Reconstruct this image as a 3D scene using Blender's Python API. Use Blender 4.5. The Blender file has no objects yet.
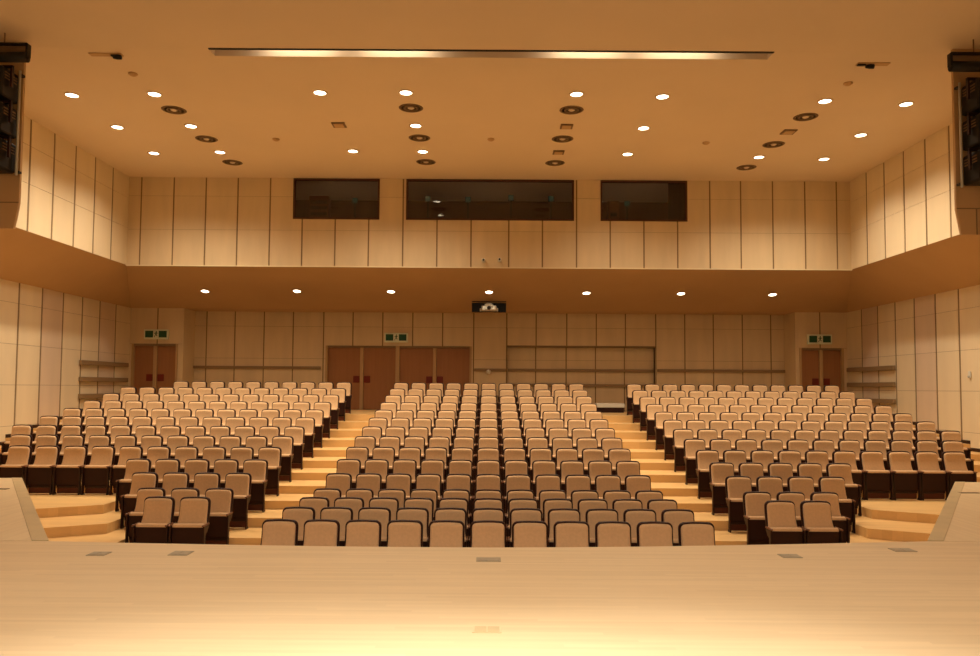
import bpy, bmesh, math, random
from mathutils import Vector, Matrix
random.seed(7)
C = bpy.context.scene.collection
PI = math.pi
# ------------------------------------------------------------------ camera model
F, PX, PY, TAN, RHO = 750.0, 488.5, 350.5, 0.05, 0.0065
TH = math.atan(TAN)
HC = 2.70                                   # camera height above the front floor
ct, st_, cr, sr = math.cos(TH), math.sin(TH), math.cos(RHO), math.sin(RHO)
FW = Vector((0, ct, st_)); UP0 = Vector((0, -st_, ct)); RT0 = Vector((1, 0, 0))
UPV = UP0 * cr - RT0 * sr; RTV = RT0 * cr + UP0 * sr
def ray(px, py):
    return FW + RTV * ((px - PX) / F) + UPV * ((PY - py) / F)
def atY(px, py, Y):
    d = ray(px, py); k = Y / d.y
    return Vector((d.x * k, Y, HC + d.z * k))
def atZ(px, py, z):
    d = ray(px, py); k = (z - HC) / d.z
    return Vector((d.x * k, d.y * k, z))
def atX(px, py, X):
    d = ray(px, py); k = X / d.x
    return Vector((X, d.y * k, HC + d.z * k))

cam = bpy.data.cameras.new('camera'); co = bpy.data.objects.new('camera', cam); C.objects.link(co)
m = Matrix.Identity(4)
for i in range(3):
    m[i][0] = RTV[i]; m[i][1] = UPV[i]; m[i][2] = -FW[i]
m[0][3], m[1][3], m[2][3] = 0, 0, HC
co.matrix_world = m
cam.sensor_width = 36; cam.sensor_fit = 'HORIZONTAL'; cam.lens = F / 980 * 36
cam.shift_x = (490 - PX) / 980; cam.shift_y = (PY - 328) / 980
cam.clip_end = 200
S = bpy.context.scene; S.camera = co
S.view_settings.view_transform = 'Standard'; S.view_settings.look = 'None'
S.view_settings.exposure = 0.0; S.view_settings.gamma = 1; S.view_settings.use_curve_mapping = False

# ------------------------------------------------------------------ materials
def lin(c):
    f = lambda v: (v / 12.92) if v <= .04045 else ((v + .055) / 1.055) ** 2.4
    return tuple(f(v / 255) for v in c) + (1,)
def mat(name, rgb, rough=.6, var=.08, scale=3.0, stretch=(1, 1, 1), spec=.3, bump=0, fine=0, sheen=0):
    m = bpy.data.materials.new(name); m.use_nodes = True
    nt = m.node_tree; N = nt.nodes; L = nt.links; b = N['Principled BSDF']
    tc = N.new('ShaderNodeTexCoord'); mp = N.new('ShaderNodeMapping')
    mp.inputs['Scale'].default_value = stretch
    L.new(tc.outputs['Object'], mp.inputs['Vector'])
    no = N.new('ShaderNodeTexNoise'); no.inputs['Scale'].default_value = scale; no.inputs['Detail'].default_value = 5
    L.new(mp.outputs['Vector'], no.inputs['Vector'])
    r = N.new('ShaderNodeValToRGB')
    c = lin(rgb)
    r.color_ramp.elements[0].position = .3; r.color_ramp.elements[1].position = .7
    r.color_ramp.elements[0].color = tuple(max(0, v * (1 - var)) for v in c[:3]) + (1,)
    r.color_ramp.elements[1].color = tuple(min(1, v * (1 + var)) for v in c[:3]) + (1,)
    L.new(no.outputs['Fac'], r.inputs['Fac'])
    L.new(r.outputs['Color'], b.inputs['Base Color'])
    b.inputs['Roughness'].default_value = rough
    b.inputs['Specular IOR Level'].default_value = spec
    if sheen: b.inputs['Sheen Weight'].default_value = sheen
    if bump:
        bp = N.new('ShaderNodeBump'); bp.inputs['Strength'].default_value = bump; bp.inputs['Distance'].default_value = .004
        n2 = N.new('ShaderNodeTexNoise'); n2.inputs['Scale'].default_value = fine or 200
        L.new(tc.outputs['Object'], n2.inputs['Vector'])
        L.new(n2.outputs['Fac'], bp.inputs['Height']); L.new(bp.outputs['Normal'], b.inputs['Normal'])
    return m
def emis(name, rgb, s):
    m = bpy.data.materials.new(name); m.use_nodes = True
    b = m.node_tree.nodes['Principled BSDF']
    b.inputs['Base Color'].default_value = (.8, .8, .8, 1)
    b.inputs['Emission Color'].default_value = rgb + (1,); b.inputs['Emission Strength'].default_value = s
    return m
M = {}
M['wall'] = mat('cream_wood_panel', (232, 214, 180), .55, .05, 1.6, (1, 1, .25))
M['wallback'] = mat('cream_rear_panel', (220, 198, 160), .55, .06, 1.6, (1.6, 1, .3))
M['pink'] = mat('pinkish_panel', (220, 198, 172), .55, .05, 1.6, (1, 1, .25))
M['groove'] = mat('brown_groove', (138, 114, 82), .7, .05)
M['ceil'] = mat('ceiling_plaster', (228, 206, 176), .8, .02, .6)
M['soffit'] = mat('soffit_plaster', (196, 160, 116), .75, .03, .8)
M['fabric'] = mat('beige_upholstery', (215, 178, 136), .9, .05, 30, spec=.15, bump=.2, fine=400, sheen=.2)
M['dark'] = mat('dark_brown_shell', (50, 25, 17), .45, .1, 6, spec=.2)
M['pan'] = mat('dark_seat_underside', (46, 22, 15), .5, .12, 8, spec=.2)
M['metal'] = mat('brown_painted_metal', (46, 24, 17), .4, .08, 6, spec=.25)
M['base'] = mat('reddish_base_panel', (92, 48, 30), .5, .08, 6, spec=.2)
M['arm'] = mat('armrest_wood', (120, 78, 52), .3, .1, 14, (1, .2, 1), spec=.5)
M['door'] = mat('door_wood', (160, 112, 72), .45, .06, 2, (6, 6, .4))
M['doorframe'] = mat('door_frame_wood', (188, 156, 112), .5, .05, 3)
M['plate'] = mat('red_push_plate', (118, 44, 28), .35, .08, 5)
M['black'] = mat('black_metal', (20, 18, 17), .45, .1, 5)
M['steel'] = mat('bright_steel', (190, 185, 175), .3, .05, 5, spec=.6)
M['white'] = mat('white_plastic', (225, 220, 205), .45, .02, 5)
M['rail'] = mat('brown_wood_rail', (146, 120, 86), .5, .08, 3, (.3, .3, 4))
M['vent'] = mat('vent_grey_brown', (128, 102, 74), .55, .08, 8)
M['lid'] = mat('floor_outlet_lid', (170, 154, 128), .45, .1, 20)
M['booth'] = mat('dark_booth_wall', (84, 52, 38), .8, .1, 2)
M['boothbox'] = mat('booth_reddish_box', (110, 70, 52), .7, .1, 6)
M['curtain'] = mat('navy_blind', (14, 14, 20), .9, .1, 6)
M['green'] = mat('green_sign_panel', (36, 84, 56), .4, .15, 30)
M['signwhite'] = mat('sign_pale_green', (226, 232, 206), .4, .03, 5)
M['lens'] = emis('lamp_lens', (1.0, .86, .62), 9.0)
M['green_glint'] = emis('booth_glint', (.08, .24, .16), .16); M['green_glint'].node_tree.nodes['Principled BSDF'].inputs['Base Color'].default_value = (.02,.05,.035,1)  # dim green glow imitating reflections in the booth glass
M['spotlens'] = mat('dark_lens_glass', (40, 36, 34), .08, .05, 5, spec=.8)

def wood_floor(name, rgb, across, plank=.09, rough=.35, bands=.10, spec=.35):
    m = bpy.data.materials.new(name); m.use_nodes = True
    nt = m.node_tree; N = nt.nodes; L = nt.links; b = N['Principled BSDF']
    tc = N.new('ShaderNodeTexCoord'); sp = N.new('ShaderNodeSeparateXYZ'); L.new(tc.outputs['Object'], sp.inputs[0])
    def M_(op, a, bb=None):
        n = N.new('ShaderNodeMath'); n.operation = op
        if isinstance(a, (int, float)): n.inputs[0].default_value = a
        else: L.new(a, n.inputs[0])
        if bb is not None:
            if isinstance(bb, (int, float)): n.inputs[1].default_value = bb
            else: L.new(bb, n.inputs[1])
        return n.outputs[0]
    ax, al = ('Y', 'X') if across == 'Y' else ('X', 'Y')
    row = M_('FLOOR', M_('DIVIDE', sp.outputs[ax], plank))
    seg = M_('FLOOR', M_('ADD', M_('DIVIDE', sp.outputs[al], 1.8), M_('MULTIPLY', row, .37)))
    cb = N.new('ShaderNodeCombineXYZ'); L.new(row, cb.inputs[0]); L.new(seg, cb.inputs[1])
    wn = N.new('ShaderNodeTexWhiteNoise'); wn.noise_dimensions = '3D'; L.new(cb.outputs[0], wn.inputs['Vector'])
    mp = N.new('ShaderNodeMapping'); mp.inputs['Scale'].default_value = (1, 14, 14) if across == 'Y' else (14, 1, 14)
    L.new(tc.outputs['Object'], mp.inputs['Vector'])
    gn = N.new('ShaderNodeTexNoise'); gn.inputs['Scale'].default_value = 2.5; gn.inputs['Detail'].default_value = 6
    L.new(mp.outputs['Vector'], gn.inputs['Vector'])
    f = M_('ADD', M_('MULTIPLY', wn.outputs['Value'], .55), M_('MULTIPLY', gn.outputs['Fac'], .6))
    r = N.new('ShaderNodeValToRGB'); c = lin(rgb)
    r.color_ramp.elements[0].position = .1; r.color_ramp.elements[1].position = .95
    r.color_ramp.elements[0].color = (c[0] * (1 - bands), c[1] * (1 - bands * 1.3), c[2] * (1 - bands * 1.6), 1)
    r.color_ramp.elements[1].color = tuple(min(1, v * (1 + bands)) for v in c[:3]) + (1,)
    L.new(f, r.inputs['Fac']); L.new(r.outputs['Color'], b.inputs['Base Color'])
    b.inputs['Roughness'].default_value = rough; b.inputs['Specular IOR Level'].default_value = spec
    return m
M['step'] = wood_floor('aisle_wood', (222, 182, 122), 'Y', .075, .4, .08)
M['stage'] = wood_floor('stage_wood', (222, 196, 156), 'Y', .045, .45, .07, .25)
M['wing'] = wood_floor('side_stage_wood', (226, 202, 162), 'X', .045, .45, .06, .25)
M['edge'] = mat('stage_edge_board', (200, 178, 136), .45, .06, 4)
def glass():
    m = bpy.data.materials.new('booth_glass'); m.use_nodes = True
    b = m.node_tree.nodes['Principled BSDF']
    b.inputs['Base Color'].default_value = (.62, .58, .55, 1); b.inputs['Roughness'].default_value = .02
    b.inputs['Transmission Weight'].default_value = 1; b.inputs['IOR'].default_value = 1.45
    return m
M['glass'] = glass()

# ------------------------------------------------------------------ mesh helpers
class MB:
    def __init__(s): s.bm = bmesh.new(); s.mats = []
    def mi(s, m):
        if m not in s.mats: s.mats.append(m)
        return s.mats.index(m)
    def poly(s, pts, m):
        f = s.bm.faces.new([s.bm.verts.new(p) for p in pts]); f.material_index = s.mi(m); return f
    def box(s, a, b, m, bev=0):
        x0, y0, z0 = [min(a[i], b[i]) for i in range(3)]; x1, y1, z1 = [max(a[i], b[i]) for i in range(3)]
        v = [s.bm.verts.new(p) for p in ((x0,y0,z0),(x1,y0,z0),(x1,y1,z0),(x0,y1,z0),(x0,y0,z1),(x1,y0,z1),(x1,y1,z1),(x0,y1,z1))]
        fs = [s.bm.faces.new([v[i] for i in q]) for q in ((0,3,2,1),(4,5,6,7),(0,1,5,4),(1,2,6,5),(2,3,7,6),(3,0,4,7))]
        k = s.mi(m)
        for f in fs: f.material_index = k
        if bev:
            r = bmesh.ops.bevel(s.bm, geom=list({e for f in fs for e in f.edges}), offset=bev, segments=2, affect='EDGES', profile=.5)
            for f in r['faces']: f.material_index = k
        return s
    def prism(s, outline, lo, hi, m, axis='Z'):
        """outline: list of 2D points; extruded along axis between lo and hi"""
        def P(p, h):
            return {'Z': (p[0], p[1], h), 'Y': (p[0], h, p[1]), 'X': (h, p[0], p[1])}[axis]
        a = [s.bm.verts.new(P(p, lo)) for p in outline]; b = [s.bm.verts.new(P(p, hi)) for p in outline]
        k = s.mi(m); n = len(a)
        fs = [s.bm.faces.new(a), s.bm.faces.new(b)] + [s.bm.faces.new((a[i], a[(i+1) % n], b[(i+1) % n], b[i])) for i in range(n)]
        for f in fs: f.material_index = k
        return s
    def lathe(s, prof, m, c=(0,0,0), n=24, M3=None):
        k = s.mi(m); rings = []
        for r, z in prof:
            ring = []
            for i in range(n):
                a = 2*PI*i/n; p = Vector((r*math.cos(a), r*math.sin(a), z))
                if M3: p = M3 @ p
                ring.append(s.bm.verts.new(p + Vector(c)))
            rings.append(ring)
        for A, B in zip(rings, rings[1:]):
            for i in range(n):
                s.bm.faces.new((A[i], A[(i+1) % n], B[(i+1) % n], B[i])).material_index = k
        for q in (rings[0], rings[-1]): s.bm.faces.new(q).material_index = k
        return s
    def grid(s, rows, m, closed=True, caps=True):
        k = s.mi(m); V = [[s.bm.verts.new(p) for p in r] for r in rows]; n = len(rows[0])
        for A, B in zip(V, V[1:]):
            for i in range(n if closed else n-1):
                s.bm.faces.new((A[i], A[(i+1) % n], B[(i+1) % n], B[i])).material_index = k
        if caps and closed:
            s.bm.faces.new(V[0]).material_index = k; s.bm.faces.new(V[-1]).material_index = k
        return s
    def build(s, name, parent=None, smooth=False, loc=None):
        bmesh.ops.recalc_face_normals(s.bm, faces=s.bm.faces)
        me = bpy.data.meshes.new(name); s.bm.to_mesh(me); s.bm.free()
        for m in s.mats: me.materials.append(m)
        if smooth:
            for p in me.polygons: p.use_smooth = True
        o = bpy.data.objects.new(name, me); C.objects.link(o)
        if parent: o.parent = parent
        if loc is not None: o.location = loc
        return o
def tag(o, label=None, cat=None, group=None, kind=None):
    if label: o['label'] = label
    if cat: o['category'] = cat
    if group: o['group'] = group
    if kind: o['kind'] = kind
    return o
def struct(o, label, cat): return tag(o, label, cat, kind='structure')
def empty(name, loc, rz=0):
    o = bpy.data.objects.new(name, None); C.objects.link(o); o.location = loc; o.rotation_euler = (0, 0, rz); o.empty_display_size = .1
    return o
def copy_tree(o, parent=None):
    c = o.copy(); C.objects.link(c)
    if parent: c.parent = parent
    for ch in o.children: copy_tree(ch, c)
    return c
def subtract(rects, h):
    out = []
    for (a, b, c, d) in rects:
        e, f, g, k = h
        if f <= a or e >= b or k <= c or g >= d: out.append((a, b, c, d)); continue
        if e > a: out.append((a, e, c, d))
        if f < b: out.append((f, b, c, d))
        a2, b2 = max(a, e), min(b, f)
        if g > c: out.append((a2, b2, c, g))
        if k < d: out.append((a2, b2, k, d))
    return out
def panel_wall(name, axis, pos, sgn, us, zs, mats, holes=(), gv=.045, gh=.008, label='', th=.012, pinkf=None):
    """wall in plane axis=pos, visible from side sgn; us, zs are joint positions; holes (u0,u1,z0,z1)"""
    b = MB()
    def bx(r, d0, d1, m):
        u0, u1, z0, z1 = r
        if axis == 'Y': b.box((u0, pos + sgn*d0, z0), (u1, pos + sgn*d1, z1), m)
        else: b.box((pos + sgn*d0, u0, z0), (pos + sgn*d1, u1, z1), m)
    rr = [(us[0], us[-1], zs[0], zs[-1])]
    for h in holes: rr = subtract(rr, h)
    for r in rr: bx(r, -.12, 0, M['groove'])
    for i in range(len(us)-1):
        for j in range(len(zs)-1):
            c = [(us[i] + (gv/2 if i else 0), us[i+1] - (gv/2 if i < len(us)-2 else 0), zs[j] + (gh/2 if j else 0), zs[j+1] - (gh/2 if j < len(zs)-2 else 0))]
            for h in holes: c = subtract(c, h)
            mm = mats if not pinkf or not pinkf(i, j) else M['pink']
            for r in c:
                if r[1]-r[0] > .01 and r[3]-r[2] > .01: bx(r, 0, th, mm)
    o = b.build(name); struct(o, label, 'wall'); return o

# ------------------------------------------------------------------ key sizes
XL, XU = 12.46, 10.95            # lower / upper side walls
YU, YB, YD = 22.5, 27.0, 26.0    # upper rear wall, lower rear wall, door bays
ZT = atY(488.5, 179.5, YU).z     # ceiling
ZS = atY(488.5, 267.3, YU).z     # bottom of the upper walls
ZL = HC + 2.70                   # top of the lower walls
STZ = HC - 1.55                  # stage
ytop = [519.7, 507.2, 497.4, 488.7, 473.4, 459.2, 447, 436.3, 426.7, 417.8, 410, 402.4, 395.2, 388.8, 382.7]
YK = [9.95 + .965*k for k in range(15)]
FK = []
for k in range(15):
    FK.append(max(0, atY(488.5, ytop[k], YK[k]).z - .972))
print('FK', [round(v,3) for v in FK])
YF = [None] + [YK[k-1] - .16 for k in range(1, 15)]   # front edge of platform k
# ------------------------------------------------------------------ floor with platforms
b = MB()
b.prism([(3,-.2),(3,0),(YK[0]-.5,0),(YK[3]-.16,FK[3]),(YB+.3,FK[3]),(YB+.3,-.2)], -XL-.1, XL+.1, M['step'], 'X')
for k in range(4, 15):
    y = YF[k]; z0 = FK[k-1]
    if k == 4:   out = [(-5.98, y), (-5.98, 12.05), (-7.8, 11.1), (-XL, 11.1)]
    elif k == 5: out = [(-6.52, y), (-6.52, 13.0), (-8.6, 11.9), (-XL, 11.9)]
    elif k == 6: out = [(-7.10, y), (-7.10, 14.0), (-9.2, 12.85), (-XL, 12.85)]
    else:        out = [(-XL, y)]
    right = [(-x, yy) for x, yy in reversed(out)]
    poly = [(-XL, YB+.2)] + list(reversed(out)) + list(reversed(right)) + [(XL, YB+.2)]
    b.prism(poly, 0 if k == 4 else z0-.05, FK[k], M['step'])
struct(b.build('floor'), 'light wood auditorium floor rising in steps beneath the seats', 'floor')
FB = FK[14]
for nm, sg in (('left', -1), ('right', 1)):
    b = MB()
    for k in range(6, 15):
        y0 = 13.0 if k == 6 else YF[k]; y1 = YF[k+1] if k < 14 else YD-.06
        b.box((sg*(XL-.03), y0, FK[k]+.001), (sg*(XL-.012), y1, FK[k]+.09), M['metal'])
    struct(b.build('baseboard_%s' % nm), 'dark baseboard stepping up along the %s side wall' % nm, 'baseboard')
# ------------------------------------------------------------------ stage
def stage_edge():
    pts = [(48,541),(100,542.3),(170,543.6),(245,545),(330,546.3),(410,547),(490,547.5),(570,547.2),(650,546.5),(730,545.2),(800,544),(870,542.5),(928,541.3)]
    return [tuple(atZ(x, y, STZ)[:2]) for x, y in pts]
SE = stage_edge()
tl, tr = atZ(22, 478, STZ), atZ(955, 482, STZ)
b = MB(); b.prism([(-XL+.02, -6)] + [(-XL+.02, SE[0][1])] + SE + [(XL-.02, SE[-1][1]), (XL-.02, -6)], 0.01, STZ, M['stage'])
struct(b.build('stage_floor'), 'pale wood stage floor filling the foreground', 'stage')
for nm, e, t, sg in (('left', SE[0], tl, -1), ('right', SE[-1], tr, 1)):
    b = MB()
    b.prism([(e[0], e[1]+.01), (t.x, t.y), (sg*(XL-.02), t.y), (sg*(XL-.02), e[1]+.01)], .01, STZ, M['wing'])
    w = b.build('stage_side_apron'); struct(w, 'pale side apron of the stage reaching toward the audience on the %s' % nm, 'stage')
    b = MB(); dx = sg*.17
    b.prism([(e[0], e[1]+.012), (t.x, t.y-.002), (t.x+dx, t.y-.002), (e[0]+dx, e[1]+.012)], STZ, STZ+.006, M['edge'])
    b.build('edge_board', w)
# ------------------------------------------------------------------ ceilings
YC = atZ(490, 55, ZT).y
slotL, slotR = atZ(209, 54, ZT).x*.985, atZ(773, 58, ZT).x*.985
b = MB()
SY0, SY1 = YC - .18, YC + .12
b.box((-XL, SY1, ZT), (XL, YB+.3, ZT+.15), M['ceil'])
b.box((-XL, SY0, ZT), (slotL, SY1, ZT+.15), M['ceil']); b.box((slotR, SY0, ZT), (XL, SY1, ZT+.15), M['ceil'])
# light trough above the slot
b.box((slotL-.1, SY1, ZT+.15), (slotR+.1, SY1+.05, ZT+1.0), M['ceil'])
b.box((slotL-.1, SY0-1.0, ZT+.95), (slotR+.1, SY1+.05, ZT+1.0), M['soffit'])
b.box((slotL-.1, SY0-1.0, ZT+.15), (slotR+.1, SY0-.95, ZT+1.0), M['soffit'])
b.box((slotL-.15, SY0-1.0, ZT+.15), (slotL-.1, SY1+.05, ZT+1.0), M['soffit']); b.box((slotR+.1, SY0-1.0, ZT+.15), (slotR+.15, SY1+.05, ZT+1.0), M['soffit'])
struct(b.build('ceiling'), 'warm plaster ceiling over the audience with round downlights', 'ceiling')
b = MB()
b.prism([(SY0, ZT-.0), (7.0, ZT-.45), (-6.1, ZT-.45), (-6.1, ZT+.15), (SY0, ZT+.15)], -XL, XL, M['ceil'], 'X')
fc = b.build('ceiling_front'); struct(fc, 'smooth ceiling panel above the stage front', 'ceiling')
b = MB(); b.box((slotL, SY0-.05, ZT-.018), (slotR, SY0, ZT-.004), M['black'])
struct(b.build('trim_1'), 'thin dark lip along the ceiling light slot', 'trim')
# ------------------------------------------------------------------ upper rear wall
W = [(293,380,178,219), (406,574,178.5,219.8), (600.5,687,180.5,221.3)]
wr = []
for x0, x1, y0, y1 in W:
    a = atY(x0, y1, YU); c = atY(x1, y0, YU); wr.append((a.x, c.x, a.z, min(c.z, ZT-.02)))
zlow = sum(w[2] for w in wr)/3; ztopw = ZT-.008
wr = [(a, c, zlow, ztopw) for a, c, _, _ in wr]
gx = [140.2,172.8,205,237,269.5,302,335,368.5,402.8,436.9,471,508.7,542.4,576.5,610.2,643.9,677.6,710,741,773,805.3,837]
us = [-XU] + [atY(x, 240, YU).x for x in gx] + [XU]
z1 = atY(490, 231.5, YU).z; z2 = atY(490, 198, YU).z
panel_wall('wall_back_upper', 'Y', YU, -1, us, [ZS, z1, z2, ZT], M['wallback'], wr, label='cream panelled upper rear wall with control booth windows')
b = MB(); b.box((-XU, YU-.05, ZS-.03), (XU, YU+.13, ZS), M['wall'])
struct(b.build('trim_2'), 'pale edge strip under the upper rear wall', 'trim')
names = ('left control booth window with dark glass', 'wide central control booth window with dark glass', 'right control booth window with dark glass and a navy blind')
for i, (a, c, z0, z3) in enumerate(wr):
    e = empty('window_%d' % (i+1), ((a+c)/2, YU, z0)); struct(e, names[i], 'window')
    cx = (a+c)/2; hw = (c-a)/2; h = z3-z0
    b = MB(); t = .05
    b.box((-hw, -.03, 0), (hw, .1, t), M['booth']); b.box((-hw, -.03, h-t), (hw, .1, h), M['booth'])
    b.box((-hw, -.03, t), (-hw+t, .1, h-t), M['booth']); b.box((hw-t, -.03, t), (hw, .1, h-t), M['booth'])
    b.build('window_frame', e)
    b = MB(); b.box((-hw+t, .03, t), (hw-t, .042, h-t), M['glass']); b.build('window_pane', e)
# booth behind
b = MB(); zb0, zb1 = zlow-.55, ZT-.02; bx = 6.6

for nm, p0, p1, lb in (('wall_booth_back', (-bx, YU+2.6, zb0), (bx, YU+2.7, zb1), 'dark rear wall of the control booth'), ('floor_booth', (-bx, YU+.13, zb0-.05), (bx, YU+2.7, zb0), 'dark floor of the control booth'),
                       ('wall_booth_left', (-bx-.1, YU+.13, zb0), (-bx, YU+2.7, zb1), 'dark left wall of the control booth'), ('wall_booth_right', (bx, YU+.13, zb0), (bx+.1, YU+2.7, zb1), 'dark right wall of the control booth')):
    struct(MB().box(p0, p1, M['booth']).build(nm), lb, 'wall')
b = MB(); b.box((-bx+.3, YU+.3, zlow-.12), (bx-.3, YU+.85, zlow-.07), M['rail']); b.box((-bx+.3, YU+.75, zb0), (-bx+.4, YU+.85, zlow-.12), M['rail']); b.box((bx-.4, YU+.75, zb0), (bx-.3, YU+.85, zlow-.12), M['rail'])
tag(b.build('booth_desk'), 'long dim desk behind the control booth windows', 'desk')
for px, py, lb in ((320,205,'boxy equipment behind the left booth window'), (355,201,'imitated green reflection behind the left booth window'), (428,199,'leftmost imitated green reflection behind the wide booth window'), (468,200,'second imitated green reflection from the left behind the wide booth window'), (511,198,'third imitated green reflection from the left behind the wide booth window'), (551,199,'rightmost imitated green reflection behind the wide booth window'), (627,204,'small imitated green reflection behind the right booth window')):  # small green panels are added, their glow imitates reflections in the glass
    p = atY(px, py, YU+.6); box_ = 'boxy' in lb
    e = empty('booth_equipment' if box_ else 'reflection_panel', (p.x, p.y, zlow-.07)); hh = p.z-(zlow-.07)
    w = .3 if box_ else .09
    tag(e, lb, 'equipment' if box_ else 'reflection_panel', None if box_ else 'panels imitating reflections in the booth glass')
    if box_:
        MB().box((-w, -.15, 0), (w, .15, hh+.25), M['boothbox'], .01).build('housing', e)
        q = MB()
        for kk in range(4): q.box((-w*.85, -.16, .12+kk*.18), (w*.85, -.15, .22+kk*.18), M['black'])
        q.build('rack_panel', e)
    else:
        MB().box((-.03, -.03, .02), (.03, .03, hh-.08), M['black']).box((-.1, -.07, 0), (.1, .07, .02), M['black']).build('stand', e)
        MB().box((-w, -.03, hh-.09), (w, .03, hh+.09), M['black'], .006).build('housing', e)
        MB().box((-w+.02, -.034, hh-.07), (w-.02, -.03, hh+.07), M['green_glint']).build('green_glint', e)
p = atY(613, 206.5, YU+.5); q = MB(); q.box((-.17, -.12, 0), (.17, .12, p.z+.15-(zlow-.07)), M['boothbox'], .012); q.box((-.1, -.125, .3), (.1, -.12, .42), M['black'])
tag(q.build('storage_box', loc=(p.x, YU+.5, zlow-.07)), 'reddish brown box behind the right booth window', 'box')
a = atY(668, 200, YU+.2).x; c = atY(685, 200, YU+.2).x; q = MB()
for kk in range(6):
    u = a+(c-a)*kk/6; q.box((u, YU+.17+.02*(kk % 2), zlow-.2), (u+(c-a)/6, YU+.19+.02*(kk % 2), ztopw), M['curtain'])
tag(q.build('window_blind'), 'dark navy blind at the right end of the right booth window', 'blind')
# ------------------------------------------------------------------ upper side walls, soffits, lower side walls
uy = [-6, 0, 5, 10] + [YU - .98 - .98*i for i in range(11, -1, -1)] + [YU]
zj1, zj2 = HC+4.77, HC+5.68
panel_wall('wall_left_upper', 'X', -XU, 1, uy, [ZS, zj1, zj2, ZT], M['wall'], gv=.07, label='cream panelled upper wall on the left side')
panel_wall('wall_right_upper', 'X', XU, -1, uy, [ZS, zj1, zj2, ZT], M['wall'], gv=.07, label='cream panelled upper wall on the right side')
for nm, sg in (('left', -1), ('right', 1)):
    b = MB()
    b.poly([(sg*(XU+.1), -6, ZS+.02), (sg*XU, -6, ZS), (sg*XU, YU, ZS), (sg*(XU+.1), YU, ZS+.02)], M['soffit'])
    b.poly([(sg*XU, -6, ZS), (sg*XL, -6, ZL), (sg*XL, YD, ZL), (sg*XU, YU, ZS)], M['soffit'])
    b.poly([(sg*XU, -6, ZS+.06), (sg*XL, -6, ZL+.06), (sg*XL, YD, ZL+.06), (sg*XU, YU, ZS+.06)], M['soffit'])
    o = b.build('soffit_side'); struct(o, 'sloping brown soffit under the upper wall on the %s' % nm, 'soffit')
b = MB()
b.poly([(-XU, YU, ZS-.03), (XU, YU, ZS-.03), (XL, YD, ZL), (-XL, YD, ZL)], M['soffit'])
b.poly([(-XL, YD, ZL), (XL, YD, ZL), (XL, YB, ZL), (-XL, YB, ZL)], M['soffit'])
b.poly([(-XU, YU, ZS+.05), (XU, YU, ZS+.05), (XL, YD, ZL+.08), (-XL, YD, ZL+.08)], M['soffit'])
struct(b.build('soffit_rear'), 'brown sloping soffit with a row of downlights above the rear seats', 'soffit')
ly = [-6, -1, 4, 9] + [YD - 1.035*i for i in range(15, 0, -1)] + [YD+.0]
lz = [0, HC-1.07, HC, HC+1.07, HC+2.15, ZL]
pf = lambda i, j: i in (len(ly)-6, len(ly)-3)
for nm, sg in (('left', -1), ('right', 1)):
    panel_wall('wall_%s' % nm, 'X', sg*XL, -sg, ly, lz, M['wall'], label='cream panelled lower side wall on the %s of the seats' % nm, pinkf=pf, gv=.075)
panel_wall('wall_behind_stage', 'Y', -6, 1, [-XL, -6, 0, 6, XL], [STZ, 4, ZT], M['wallback'], label='wall closing the rear of the stage')
# ------------------------------------------------------------------ lower rear wall with doors, niche, bays
def dx(px, Y=YB): return atY(px, 375, Y).x
dtop = atY(395, 346, YB).z; dbot = FB
dtopS = atY(155, 343.8, YD).z
jx = [205.6,234,263.2,292.4,322.9,352.3,382.1,412.2,442.2,473.4,506.5,536,566.7,596.3,625.5,655.9,685,713.6,742.7,771.2]
bl, brr = dx(180.8, YD), dx(797.5, YD)
us = [bl-.1] + [dx(x) for x in jx] + [brr+.1]
za = atY(300, 358.5, YB).z; zb = atY(300, 326.5, YB).z
D = [(dx(325.5), dx(397.5)), (dx(397.5), dx(471.5))]
ntop = atY(580, 347.5, YB).z
N_ = (dx(507.3), dx(655), FB, ntop)
panel_wall('wall_back', 'Y', YB, -1, us, [FB, za, zb, ZL], M['wallback'], [(D[0][0], D[1][1], FB, dtop), N_], label='cream panelled rear wall behind the last row', gv=.042)
nx = [N_[0]] + [dx(x) for x in (536,566.7,596.3,625.5)] + [N_[1]]
panel_wall('wall_niche', 'Y', YB+.22, -1, nx, [FB, za, ntop+.05], M['wallback'], label='recessed panel bay in the rear wall right of the centre', gv=.042)
b = MB()
b.box((N_[0]-.04, YB-.01, FB), (N_[0], YB+.22, ntop), M['groove']); b.box((N_[1], YB-.01, FB), (N_[1]+.04, YB+.22, ntop), M['groove'])
b.box((N_[0]-.04, YB-.02, ntop), (N_[1]+.04, YB+.22, ntop+.06), M['groove'])
struct(b.build('trim_3'), 'brown frame around the recessed bay of the rear wall', 'trim')
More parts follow.
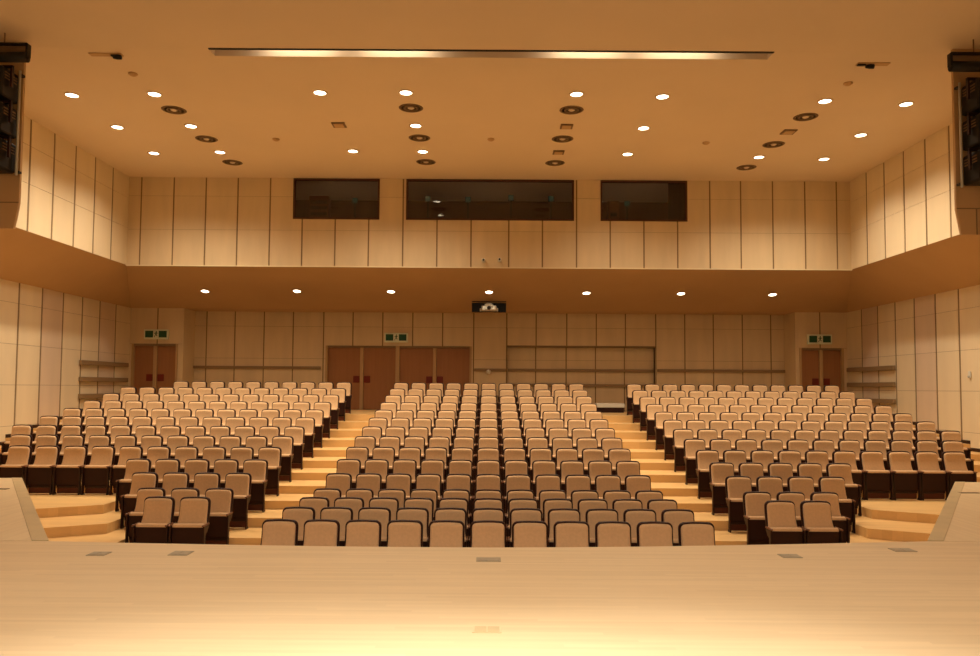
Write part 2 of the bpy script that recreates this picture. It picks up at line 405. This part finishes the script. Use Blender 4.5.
# side bays
bay = []
for nm, sg in (('left', -1), ('right', 1)):
    if sg < 0: e0, e1 = -XL, bl; d0, d1 = dx(131.5, YD), dx(177.5, YD); jm = [dx(156.3, YD)]; zt = dtopS
    else: e0, e1 = brr, XL; d0, d1 = dx(799.5, YD), dx(843.5, YD); jm = [dx(820.5, YD)]; zt = dtopS
    panel_wall('wall_back_%s' % nm, 'Y', YD, -1, [e0] + jm + [e1], [FB, zt, ZL], M['wallback'], [(d0, d1, FB, zt)], label='panelled wall bay around the %s rear doors' % nm)
    b = MB(); xx = e1 if sg < 0 else e0
    b.box((xx-.06, YD-.0, FB), (xx+.06, YB, ZL), M['wallback']); struct(b.build('wall_return_%s' % nm), 'short return wall beside the %s rear doors' % nm, 'wall')
    bay.append((d0, d1, zt))
def door(n, x0, x1, Y, zt, label, post_l=.07, post_r=.07):
    e = empty('door_%d' % n, ((x0+x1)/2, Y, FB)); struct(e, label, 'door')
    hw = (x1-x0)/2; h = zt-FB; b = MB()
    b.box((-hw, -.05, 0), (-hw+post_l, .15, h), M['doorframe']); b.box((hw-post_r, -.05, 0), (hw, .15, h), M['doorframe'])
    b.box((-hw, -.04, h-.07), (hw, .15, h), M['groove']); b.box((-.06, .0, 0), (.06, .14, h-.07), M['doorframe'])
    b.build('door_frame', e)
    for s in (-1, 1):
        a = s*.065; c = s*(hw-(post_l if s < 0 else post_r)-.005)
        lf = MB().box((a, .06, .01), (c, .11, h-.075), M['door']).build('door_leaf', e)
        MB().box((a+s*.015, .035, .97), (a+s*.24, .06, 1.21), M['plate'], .006).build('push_plate', lf)
        MB().lathe([(.012, 0), (.012, .5)], M['plate'], (a+s*.2, .045, .8)).build('door_handle', lf) if False else None
    b = MB(); b.box((-hw, .15, 0), (hw, .18, h), M['booth']); b.build('door_backing', e)
door(1, bay[0][0], bay[0][1], YD, dtopS, 'brown double door in the left rear bay under a green exit sign')
door(2, D[0][0], D[0][1], YB, dtop, 'left pair of brown doors in the middle of the rear wall')
door(3, D[1][0], D[1][1], YB, dtop, 'right pair of brown doors in the middle of the rear wall')
door(4, bay[1][0], bay[1][1], YD, bay[1][2], 'brown double door in the right rear bay under a green exit sign')
# rails
tn = 4
def rail_back(px0, px1, py, Y, th=.05, d=.06, lab=''):
    global tn
    a = atY(px0, py, Y); c = atY(px1, py, Y); z = atY(488.5, py if not lab else py, Y).z
    b = MB(); b.box((a.x, Y-.03-d, z-th), (c.x, Y-.03, z+th), M['rail'], .008)
    struct(b.build('trim_%d' % tn), lab, 'rail'); tn += 1
rail_back(184.5, 321, 369, YB, lab='horizontal wooden rail on the rear wall left of the centre doors')
rail_back(474, 506, 370, YB, lab='short wooden rail on the rear wall between doors and recessed bay')
rail_back(657, 793, 369.5, YB, lab='horizontal wooden rail on the rear wall right of the recessed bay')
rail_back(508, 654, 370, YB+.22, lab='upper wooden rail inside the recessed bay')
rail_back(508, 654, 385, YB+.22, lab='lower wooden rail inside the recessed bay')
for nm, sg, xa in (('left', -1, (79.6, 126.5)), ('right', 1, (894.5, 848.5))):
    ya = [atX(x, 375, sg*(XL-.06)).y for x in xa]
    for zz, w in ((.70, 'top'), (.19, 'middle'), (-.33, 'bottom')):
        b = MB(); z = HC+zz
        b.box((sg*(XL-.03), ya[0], z-.07), (sg*(XL-.13), min(ya[1], YD-.06), z+.07), M['rail'], .01)
        struct(b.build('trim_%d' % tn), '%s wooden rail of three on the %s side wall' % (w, nm), 'rail'); tn += 1
# ------------------------------------------------------------------ exit signs
def exit_sign(px, py, Y, label, w=.42, h=.17):
    p = atY(px, py, Y); e = empty('exit_sign', (p.x, Y-.03, p.z-h)); tag(e, label, 'exit sign', 'green exit signs over the rear doors')
    MB().box((-w, -.09, 0), (w, 0, 2*h), M['signwhite'], .008).build('housing', e)
    for s in (-1, 1):
        g = MB().box((s*.1, -.1, .06), (s*(w-.05), -.088, 2*h-.05), M['green']).build('green_panel', e)
    b = MB()   # running figure in the middle
    b.lathe([(.001,-.005),(.018,-.004),(.018,.004),(.001,.005)], M['green'], (.01, -.094, .265), 10, Matrix.Rotation(PI/2, 3, 'X'))
    for q in ([(-.02,.16),(.02,.16),(.03,.24),(-.01,.24)], [(-.02,.16),(0,.16),(-.05,.07),(-.065,.08)], [(.0,.16),(.022,.16),(.055,.11),(.03,.1)], [(-.01,.235),(-.01,.215),(-.055,.18),(-.06,.2)], [(.03,.235),(.025,.215),(.06,.19),(.07,.2)]):
        b.prism(q, -.097, -.089, M['green'], 'Y')
    b.build('running_figure', e)
exit_sign(157.5, 334.5, YD, 'green exit sign over the left rear double door')
exit_sign(396.5, 337.8, YB, 'green exit sign over the centre rear doors')
exit_sign(818.5, 339.5, YD, 'green exit sign over the right rear double door')
# ------------------------------------------------------------------ small things on walls and soffit
def soffz(y):  # height of rear soffit
    return (ZS-.03) + (ZL-(ZS-.03)) * (y-YU)/(YD-YU)
slope = math.atan2(ZL-(ZS-.03), YD-YU)
def on_soffit(px, py):
    d = ray(px, py); k0 = (ZL-(ZS-.03))/(YD-YU)
    # HC + d.z*k = z0 + k0*(d.y*k - YU)
    k = ((ZS-.03) - k0*YU - HC)/(d.z - k0*d.y)
    return Vector((d.x*k, d.y*k, HC+d.z*k))
# projector
p = on_soffit(489, 303.5)
e = empty('projector', (p.x, p.y-.05, p.z-.02)); tag(e, 'white projector mounted in the rear soffit below the middle downlight', 'projector')
MB().box((-.58, .0, -.28), (.58, .06, .10), M['black']).box((-.58, -.15, .05), (.58, .06, .12), M['black']).build('mounting_recess', e)
MB().box((-.25, -.42, -.26), (.25, -.06, -.10), M['white'], .03).build('housing', e)
hd = MB(); hd.lathe([(.001,0),(.13,.01),(.15,.04),(.14,.09),(.08,.12),(.001,.125)], M['white'], (0, -.24, -.12), 20); hd.build('head', e, True)
MB().lathe([(.001,0),(.055,0),(.065,.03),(.05,.05),(.001,.05)], M['black'], (0,-.42,-.18), 18, Matrix.Rotation(PI/2,3,'X')).build('projector_lens', e, True)
for sx in (-.31, .25): MB().box((sx,-.3,-.27),(sx+.06,-.12,-.18), M['white'], .01).build('bracket', e)
# small cameras on the upper wall
for px, py, lb in ((483.5,260.5,'small pale camera on the upper rear wall, the left of two'), (499.5,260,'small pale camera on the upper rear wall, the right of two')):
    p = atY(px, py, YU-.1); e = empty('wall_camera', (p.x, YU-.03, p.z)); tag(e, lb, 'camera', 'small cameras on the upper rear wall')
    MB().box((-.05,-.02,-.05),(.05,0,.05), M['white'], .008).box((-.015,-.08,-.015),(.015,-.02,.015), M['white']).build('bracket', e)
    MB().box((-.055,-.2,-.045),(.055,-.08,.045), M['white'], .012).build('housing', e)
    MB().lathe([(.001,0),(.03,0),(.03,.02),(.001,.02)], M['black'], (0,-.2,0), 14, Matrix.Rotation(PI/2,3,'X')).build('camera_lens', e)
p = atY(488.5, 372, YB-.1); e = empty('wall_lamp', (p.x, YB-.03, p.z)); tag(e, 'small round white lamp on the rear wall behind the middle block', 'lamp')
MB().lathe([(.001,0),(.06,0),(.06,.02),(.001,.02)], M['white'], (0,0,0), 20, Matrix.Rotation(PI/2,3,'X')).build('base_plate', e)
MB().lathe([(.001,.16),(.05,.15),(.085,.1),(.08,.04),(.05,.0)], M['white'], (0,-.02,0), 20, Matrix.Rotation(PI/2,3,'X')).build('globe', e, True)
p = atX(969, 375, XL-.05); e = empty('wall_socket', (XL-.03, p.y, p.z)); tag(e, 'small pale fitting on the right side wall', 'fitting')
MB().box((-.015,-.05,-.08),(0,.05,.1), M['white'], .004).build('cover_plate', e)
MB().box((-.05,-.03,-.06),(-.015,.03,-.02), M['steel'], .006).build('hook', e)
# step box at the head of the right aisle
a = atY(597, 411, 25.5).x; c = atY(624, 411, 25.5).x
e = empty('step_box', ((a+c)/2, 25.7, FB)); tag(e, 'low dark step box with a pale top at the head of the right aisle', 'step'); hw=(c-a)/2
MB().box((-hw,-.2,0),(hw,.2,.17), M['pan'], .01).build('base', e); MB().box((-hw-.02,-.22,.17),(hw+.02,.22,.31), M['white'], .015).build('top_board', e)
# ------------------------------------------------------------------ downlights
ORD = ['zeroth','first','second','third','fourth','fifth','sixth','seventh','eighth','ninth','tenth','eleventh','twelfth','thirteenth','fourteenth','fifteenth']
WARM = (1.0, .83, .60)
def make_down():
    e = empty('downlight', (0,0,0))
    b = MB(); b.lathe([(.15,-.002),(.15,-.02),(.185,-.022),(.19,-.002)], M['ceil'], n=28); b.build('trim_ring', e, True)
    b = MB(); b.lathe([(.001,-.006),(.148,-.006),(.148,-.002),(.001,-.002)], M['lens'], n=28); b.build('lamp_lens', e)
    return e
proto = make_down()
def add_spot(p, power, size=2.35, blend=1.0, tilt=0, radius=.14, col=WARM, name='downlight_lamp'):
    l = bpy.data.lights.new(name, 'SPOT'); l.energy = power; l.spot_size = size; l.spot_blend = blend; l.shadow_soft_size = radius; l.color = col
    o = bpy.data.objects.new(name, l); C.objects.link(o); o.location = p; o.rotation_euler = (tilt, 0, 0); return o
P_CEIL, P_SOF = 540, 22
first = True
rowsL = {'front': [(72,95),(154.5,94),(320,92.5),(406,92.5),(576.5,94),(662.5,96.5),(825,101),(906,104)],
         'middle': [(117.5,127),(191,126),(415.8,125.5),(643.5,128),(860.7,135)],
         'rear': [(154,153),(220,152),(353,151),(422.7,151.5),(627.5,154),(759,157),(824,159)]}
for rn, lst in rowsL.items():
    for i, (px, py) in enumerate(lst):
        p = atZ(px, py, ZT)
        o = proto if first else copy_tree(proto); first = False
        o.location = (p.x, p.y, ZT); o.scale = (.86,.86,.86); tag(o, 'round glowing ceiling downlight, %s from the left in the %s row of the ceiling' % (ORD[i+1], rn), 'ceiling light', 'round downlights in the main ceiling')
        add_spot((p.x, p.y, ZT-.04), P_CEIL)
for i, (px, py) in enumerate(((205,291),(297,291),(391,291.5),(489,292),(586.5,293),(681,293.5),(772.5,294.5))):
    p = on_soffit(px, py); o = copy_tree(proto)
    o.location = p; o.rotation_euler = (slope, 0, 0); o.scale = (.8,.8,.8)
    tag(o, 'round glowing downlight, %s from the left in the low rear soffit' % ORD[i+1], 'ceiling light', 'round downlights in the rear soffit')
    add_spot((p.x, p.y, p.z-.05), P_SOF, 2.7, .7)
# round diffusers
def make_vent():
    e = empty('ceiling_vent', (0,0,0))
    MB().lathe([(.27,-.002),(.27,-.012),(.31,-.016),(.345,-.002)], M['vent'], n=28).build('outer_ring', e, True)
    MB().lathe([(.15,-.004),(.15,-.018),(.2,-.02),(.22,-.004)], M['vent'], n=24).build('inner_ring', e, True)
    MB().lathe([(.001,-.004),(.1,-.004),(.07,-.024),(.001,-.026)], M['ceil'], n=20).build('centre_cone', e, True)
    return e
vp = make_vent(); first = True
vr = {'left': [(174,110),(206.5,139),(232.5,162.5)], 'centre left': [(411,108),(419.5,138),(426,162)], 'centre right': [(571.5,110),(562.5,139),(555,163)], 'right': [(805.6,117),(773.6,144.5),(746.4,167.5)]}
for gname, l in vr.items():
    for i, (px, py) in enumerate(l):
        p = atZ(px, py, ZT); o = vp if first else copy_tree(vp); first = False
        o.location = (p.x, p.y, ZT); o.scale = (.8,.8,.8); tag(o, 'round grey ceiling diffuser, %s in the %s column of three' % (('nearest','middle','farthest')[i], gname), 'air vent', 'round diffusers in the ceiling')
for px, py, w, lb in ((339,124.5,.16,'small square ceiling plate left of the centre lights'), (788.6,131.5,.16,'small square ceiling plate among the right diffusers'), (566.5,126,.15,'small square ceiling plate between first and second centre right diffusers'), (558.5,152,.15,'small square ceiling plate between second and third centre right diffusers')):
    p = atZ(px, py, ZT); b = MB(); b.box((-w,-w,-.03),(w,w,-.001), M['vent'], .005); b.box((-w*.7,-w*.7,-.04),(w*.7,w*.7,-.03), M['soffit'])
    tag(b.build('ceiling_speaker', loc=(p.x,p.y,ZT)), lb, 'ceiling plate')
for px, py, lb in ((276,139,'tiny ceiling detector left of the centre left lights'), (491,139,'tiny ceiling detector in the middle of the ceiling'), (706,142.5,'tiny ceiling detector right of the centre'), (133,73.5,'tiny ceiling detector near the front left'), (848,83,'tiny ceiling detector near the front right')):
    p = atZ(px, py, ZT); b = MB(); b.lathe([(.09,-.001),(.09,-.02),(.05,-.05),(.001,-.055)], M['soffit'], n=18)
    tag(b.build('smoke_detector', loc=(p.x,p.y,ZT), smooth=True), lb, 'detector')
# half-hidden spotlight hatches at the ceiling crease
for px, py, s, lb in ((106,54,1,'dark hatch spotlight at the front left of the ceiling'), (873,63.5,-1,'dark hatch spotlight at the front right of the ceiling')):
    p = atZ(px, py, ZT); e = empty('ceiling_spotlight', (p.x,p.y,ZT)); tag(e, lb, 'spotlight')
    MB().box((-.31,-.06,-.02),(.31,.07,-.001), M['soffit'], .004).build('hatch', e)
    MB().lathe([(.001,0),(.03,0),(.045,.07),(.045,.15),(.001,.15)], M['black'], (s*.14,-.0,-.06), 18, Matrix.Rotation(PI/2,3,'Y')@Matrix.Rotation(0,3,'X')).build('lamp_housing', e, True)
    MB().box((s*.2-.1,-.03,-.045),(s*.2+.05,.03,-.015), M['black']).build('yoke', e)
# ------------------------------------------------------------------ slot lamps (real luminaires inside the trough)
for i, (px, lb) in enumerate(((300,'first'),(397,'second'),(588,'third'),(680,'fourth'))):
    p = atZ(px, 54, ZT); x = p.x
    e = empty('cove_lamp', (x, SY0-.45, ZT+.5)); tag(e, 'stage spotlight inside the ceiling slot, %s from the left' % lb, 'spotlight', 'spotlights inside the ceiling slot')
    MB().lathe([(.001,-.2),(.09,-.2),(.11,.0),(.12,.12),(.001,.12)], M['black'], (0,0,0), 18, Matrix.Rotation(-PI/2,3,'X')).build('lamp_housing', e, True)
    MB().box((-.14,-.02,0),(-.12,.02,.4), M['black']).box((.12,-.02,0),(.14,.02,.4), M['black']).build('yoke', e)
    l = bpy.data.lights.new('cove_lamp_light', 'AREA'); l.shape = 'RECTANGLE'; l.size = 1.3; l.size_y = .08; l.energy = 7; l.color = (1,.88,.68)
    o = bpy.data.objects.new('cove_lamp_light', l); C.objects.link(o); o.location = (x, SY0+.02, ZT+.30); o.rotation_euler = (PI/2-.6, 0, 0)
# ------------------------------------------------------------------ front side light bays
YW = 13.6
for nm, sg, xe in (('left', -1, (25, 20.5, 14.5)), ('right', 1, (951.5, 955.5, 960.5))):
    yo = 0 if sg < 0 else 6
    A = atY(xe[0], 62+yo, YW); B = atY(xe[1], 203+yo, YW); Cc = atY(xe[2], 229+yo, YW)
    xo = sg*(XU-.01)
    b = MB()
    xi = (A.x+B.x)/2
    b.prism([(xi, ZT-.01), (xi, B.z), (Cc.x, Cc.z), (xo, Cc.z), (xo, ZT-.01)], YW-.04, YW+.02, M['soffit'], 'Y')
    o = b.build('wall_lighting_bay_%s' % nm); struct(o, 'projecting wall of the side lighting bay on the %s' % nm, 'wall')
    b = MB(); b.box((xi, YW-.05, B.z-.01), (xo, YW-.04, B.z+.01), M['groove']); b.box((xi+sg*.35, YW-.05, Cc.z), (xi+sg*.37, YW-.04, B.z-.01), M['groove']); b.build('panel_joint', o)
    # pole with three spotlights
    pin = atY(18.3 if sg < 0 else 960.3, 120, YW-.15); fin = atY(14.5 if sg < 0 else 961.5, 120, YW-.37)
    top = atY(8, 66+yo, YW-.35).z; bot = atY(8, 172+yo, YW-.35).z
    e = empty('spotlight_pole', (pin.x, YW-.15, bot)); tag(e, 'upright steel pole beside the black spotlights at the upper %s edge' % nm, 'pole')
    MB().lathe([(.022,0),(.022,top-bot)], M['steel'], n=14).build('pole', e, True)
    for zz in (.05, top-bot-.09): MB().box((-.03,.02,zz),(.03,.11,zz+.04), M['black']).build('wall_bracket', e)
    H = top-bot
    for i, w in enumerate(('bottom','middle','top')):
        zc = bot + H*(i+.5)/3
        s = empty('spotlight', (fin.x+sg*.37, YW-.37, zc-.03)); s.scale = (1.3,1.3,1.3); tag(s, 'black theatre spotlight, %s of three on the upper %s pole' % (w, nm), 'spotlight', 'spotlights on the %s side pole' % nm)
        MB().box((-.15,-.16,-.2),(.19,.22,.22), M['black'], .03).build('lamp_housing', s)
        R = Matrix.Rotation(PI/2+.25,3,'X')
        MB().lathe([(.001,0),(.13,0),(.14,.04),(.14,.2),(.16,.21),(.16,.24),(.12,.24),(.11,.2),(.001,.2)], M['black'], (sg*.02,-.12,-.08), 20, R).build('lens_barrel', s, True)
        MB().lathe([(.001,.205),(.11,.205),(.11,.21),(.001,.212)], M['spotlens'], (sg*.02,-.12,-.08), 20, R).build('lens_glass', s, True)
        k = MB()
        for zz in (.06,.1,.14): k.box((-.16,-.1,zz),(.2,.16,zz+.015), M['vent'])
        k.build('cooling_fins', s)
        MB().box((-.2,-.02,-.03),(-.17,.02,.26), M['metal']).box((.21,-.02,-.03),(.24,.02,.26), M['metal']).box((-.2,-.02,.24),(.24,.02,.27), M['metal']).build('yoke', s)
    # flood fixture near the ceiling
    q = atY(4 if sg < 0 else 974, 56+yo*1.6, YW-.6)
    s = empty('floodlight', (q.x, q.y, q.z+.06)); tag(s, 'long dark box floodlight hanging at the top %s corner' % nm, 'floodlight')
    x1 = atY(28 if sg < 0 else 950, 56, YW-.6).x - q.x
    MB().lathe([(.07,0),(.09,.01),(.09,abs(x1)+.6),(.07,abs(x1)+.61)], M['black'], (x1,0,-.08), 16, Matrix.Rotation(sg*PI/2,3,'Y')).build('lamp_body', s, True)
    xa, xb = sorted((x1, x1+sg*1.1))
    MB().box((xa,-.05,.14),(xb,.05,.165), M['black']).box((x1-.02,-.05,-.08),(x1+.02,.05,.15), M['black']).box((xa,.04,-.02),(xb,.05,.14), M['vent']).build('hanging_frame', s)
    MB().box((-.008,-.008,.165),(.008,.008,ZT-.16-q.z), M['vent']).build('hanger', s)
# ------------------------------------------------------------------ stage outlets
for px, py, w, d, lb in ((99,554,.14,.06,'leftmost dark floor outlet lid on the stage edge'), (181,553.5,.15,.07,'second floor outlet lid from the left on the stage'), (488.5,559.8,.13,.06,'floor outlet lid in the middle of the stage edge'), (790,556.3,.13,.06,'floor outlet lid right of the middle on the stage edge'), (902.5,550.3,.15,.06,'rightmost floor outlet lid on the stage edge'), (487,630,.11,.05,'pale floor outlet lid closest to the camera on the stage')):
    p = atZ(px, py, STZ); e = empty('floor_outlet', (p.x, p.y, STZ)); tag(e, lb, 'floor outlet', 'outlet lids in the stage floor')
    near = py > 600; mm = M['stage'] if near else M['lid']
    w *= .85 if 400 < px < 600 else (.6 if px < 400 else .7); d = d*1.25
    MB().box((-w,-d,0),(w,d,.006), mm, .002).build('frame', e)
    MB().box((-w*.85,-d*.8,.006),(-.004,d*.8,.009), M['edge'] if near else M['lid'], .001).build('lid', e); MB().box((.004,-d*.8,.006),(w*.85,d*.8,.009), M['edge'] if near else M['lid'], .001).build('lid', e)
for px, py, lb in ((-2,489,'thin dark slot cover in the left side apron'), (969,493,'thin dark slot cover in the right side apron')):
    p = atZ(px, py, STZ); tag(MB().box((-.15,-.04,0),(.15,.04,.008), M['vent'], .002).build('slot_cover', loc=(p.x,p.y,STZ)), lb, 'floor slot')
# ------------------------------------------------------------------ seats
def yback(z):            # curve of the reclined back: steep above, laid back toward the cushion
    t = min(1, max(0, (z-.45)/.51)); return .045 + .155*(1-(1-t)**2) - .022*t**4
def half(z, hw, z1, r, flare, zf=.66):
    w = hw + (flare*((zf-z)/.16)**1.5 if z < zf else 0)
    if z > z1-r: w -= r - math.sqrt(max(0, r*r-(z-(z1-r))**2))
    return w
def loft(b, m, hw, z0, z1, r, flare, yf, yb, crown, puff, levels):
    rows = []
    for z in levels:
        w = half(z, hw, z1, r, flare); e = 1.0
        d = z1-z
        f = 1 if d > puff else math.sqrt(max(0, 1-((puff-d)/puff)**2))
        d2 = z-z0
        if d2 < .015: f = min(f, .5+.5*d2/.015)
        y = yback(z); F0 = yb+(yf-yb)*f
        sec = [(-w, yb), (-w, yb+(F0-yb)*.45), (-w*.985, yb+(F0-yb)*.8), (-w*.93, yb+(F0-yb)*.97), (-w*.75, F0), (-w*.35, F0+.006), (0, F0+.008),
               (w*.35, F0+.006), (w*.75, F0), (w*.93, yb+(F0-yb)*.97), (w*.985, yb+(F0-yb)*.8), (w, yb+(F0-yb)*.45), (w, yb)]
        rows.append([(x, y+yy, z-crown*(x/hw)**2*min(1, max(0, (z-.6)/.3))) for x, yy in sec])
    b.grid(rows, m)
def seat_parts():
    d = {}
    LV = lambda z0, z1, r: [z0, z0+.015, z0+.04, z0+.08, z0+.13, z0+.2, z0+.28, z1-r-.05, z1-r] + [z1-r+r*math.sin(a) for a in (.35,.65,.9,1.15,1.35,1.5)]
    b = MB(); loft(b, M['fabric'], .212, .50, .942, .055, .028, -.064, -.012, .012, .055, LV(.50,.942,.055)); d['backrest'] = b
    b = MB(); loft(b, M['dark'], .236, .44, .964, .07, .006, -.022, .028, .013, .01, LV(.44,.964,.07)); d['back_shell'] = b
    b = MB(); rows = []
    hw = .238
    prof = [(-.045,.50),(-.072,.515),(-.085,.54),(-.083,.565),(-.065,.582),(-.035,.588),(.0,.58),(.012,.55),(.01,.45),(.0,.24),(-.03,.23),(-.04,.3)]
    for x, s in ((-hw,.86),(-hw+.012,.97),(-hw+.03,1),(hw-.03,1),(hw-.012,.97),(hw,.86)):
        rows.append([(x, -.03+(y+.03)*s, .5+(z-.5)*s) for y, z in prof])
    b.grid(rows, M['fabric']); d['seat_cushion'] = b
    b = MB(); b.prism([(-.088,.535),(-.05,.535),(-.035,.2),(-.055,.17),(-.078,.2)], -.236, .236, M['pan'], 'X'); d['seat_pan'] = b
    return d
def frame_mb(s):
    b = MB(); x0, x1 = s*.243, s*.267
    b.prism([(-.135,0),(-.02,0),(-.02,.02),(-.06,.05),(-.06,.09),(-.06,.42),(.07,.52),(.07,.553),(-.125,.553),(-.125,.09),(-.135,.04)], min(x0,x1), max(x0,x1), M['metal'], 'X')
    return b
def arm_mb(s):
    b = MB(); b.box((s*.238, -.16, .555), (s*.268, .10, .583), M['arm'], .009); return b
def stretcher_mb():
    return MB().box((-.245,-.04,.13),(.245,.0,.17), M['metal'], .004)
def make_seat():
    e = empty('theatre_seat', (0,0,0))
    for k, bb in seat_parts().items():
        o = bb.build(k, e, k in ('backrest','seat_cushion','back_shell'))
        if k == 'backrest': o['label'] = 'beige padded back cushion'
        if k == 'back_shell': o['label'] = 'dark brown shell'
        if k == 'seat_pan': o['label'] = 'dark underside of the folded seat'
    for s in (-1, 1):
        fr = frame_mb(s).build('side_frame', e); arm_mb(s).build('armrest', fr)
    stretcher_mb().build('stretcher', e)
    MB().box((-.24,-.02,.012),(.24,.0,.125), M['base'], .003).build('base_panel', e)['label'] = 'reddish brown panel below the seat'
    return e
seat0 = make_seat()
first = True
places = []   # (block, rowIndex, n from aisle/left, x, y, z)
for k in range(15):
    for j in range(11): places.append(('middle', k, j, (j-5)*.546+.012, YK[k]-.20, FK[k]))
def solveX(px, Y, z):
    # X of a point at depth Y and height z that appears at column px
    x = 0
    for _ in range(4):
        d = Vector((x, Y, z-HC)); u = d.dot(RTV)/d.dot(FW)*F + PX; x += (px-u)*Y/F
    return x
rowL = {2:(193.6,157.6,2,2),3:(218,149.4,3,3),4:(237.2,143.3,4,4),5:(254.6,137,5,5),6:(269,18.3,10,10),7:(282,19.5,11,11),8:(293.7,20.6,12,12),9:(304.7,48,12,12),10:(314,71.2,12,12),11:(322,91.2,12,12),12:(330.5,110.4,12,12),13:(337.7,127.4,12,12),14:(343.6,180.4,10,10)}
rowR = {2:(781.5,817.5,2,2),3:(758.5,826.3,3,3),4:(739.6,833.4,4,4),5:(722.8,840.4,5,5),6:(708.2,955.3,10,10),7:(695.4,953.8,11,11),8:(683.8,951.8,12,12),9:(673.4,927,12,12),10:(664.3,904,12,12),11:(655.1,884.3,12,12),12:(648.1,864.8,12,12),13:(640.5,847.7,12,12),14:(634.4,832.4,12,12)}
for nm, tab in (('left', rowL), ('right', rowR)):
    for k, (pa, pb, nn, n) in tab.items():
        dY = .05 if k < 5 else .2; Ys = YK[k]-dY-.08; zt_ = FK[k]+.9
        xa, xb = solveX(pa, Ys, zt_), solveX(pb, Ys, zt_); sp = (xb-xa)/(nn-1)
        if abs(sp) < .540: xa = (xa+xb)/2 - math.copysign(.540, sp)*(nn-1)/2; sp = math.copysign(.540, sp)
        print(nm, k, round(xa,2), round(sp,3))
        for j in range(n): places.append((nm, k, j, xa+sp*j, YK[k]-dY-.20, FK[k]))
stuff = MB(); tmpl = None
for blk, k, j, x, y, z in places:
    if k < 12:
        o = seat0 if first else copy_tree(seat0); first = False
        o.location = (x, y, z)
        rowno = k+1 if blk == 'middle' else k-1
        if blk == 'middle': pos = '%s from the left end' % ORD[j+1] if j != 5 else 'centre seat of eleven'
        else: pos = ('on the aisle' if j == 0 else '%s from the aisle' % ORD[j+1])
        tag(o, 'beige tip-up seat, %s block, %s row from the stage, %s' % (blk, ORD[rowno], pos), 'seat', 'theatre seats in the %s block' % blk)
    else:
        if tmpl is None:
            tmpl = []
            mb = MB()
            for ch in seat0.children_recursive:
                me = ch.data
                for p in me.polygons:
                    tmpl.append(([tuple(me.vertices[v].co) for v in p.vertices], me.materials[p.material_index], p.use_smooth))
            # shared-vertex template for speed
        cache = {}
        for vs, mm, sm in tmpl:
            fv = []
            for v in vs:
                key = (round(v[0],5), round(v[1],5), round(v[2],5), mm.name)
                if key not in cache: cache[key] = stuff.bm.verts.new((v[0]+x, v[1]+y, v[2]+z))
                fv.append(cache[key])
            try:
                f = stuff.bm.faces.new(fv); f.material_index = stuff.mi(mm); f.smooth = sm
            except ValueError: pass
o = stuff.build('theatre_seats'); tag(o, 'last three rows of beige theatre seats by the rear wall', 'seats', 'theatre seats in the rear rows', 'stuff')
# ------------------------------------------------------------------ stage lights (batten above the stage, out of view)
def area(p, rot, e, sx, sy, col=WARM):
    l = bpy.data.lights.new('stage_batten_light', 'AREA'); l.shape = 'RECTANGLE'; l.size = sx; l.size_y = sy; l.energy = e; l.color = col
    o = bpy.data.objects.new('stage_batten_light', l); C.objects.link(o); o.location = p; o.rotation_euler = rot; return o
area((0, 2.2, ZT-1.2), (0,0,0), 520, 7, .6, (1,.92,.78))
for x in (-1.5, 1.5):
    add_spot((x*.7, 2.7, ZT-.8), 2500, .85, 1.0, 0, .2, (1,.95,.84), 'stage_spot_lamp')
for xx in (-4.5, 0, 4.5):  # unseen fill lights added near the booth floor to lighten the dark windows
    l = bpy.data.lights.new('booth_fill', 'POINT'); l.energy = 5; l.color = WARM; l.shadow_soft_size = .1
    o = bpy.data.objects.new('booth_fill', l); C.objects.link(o); o.location = (xx, YU+1.3, zb0+.18)
w = bpy.data.worlds.new('world'); S.world = w; w.use_nodes = True
w.node_tree.nodes['Background'].inputs[0].default_value = (.02,.015,.01,1); w.node_tree.nodes['Background'].inputs[1].default_value = .3
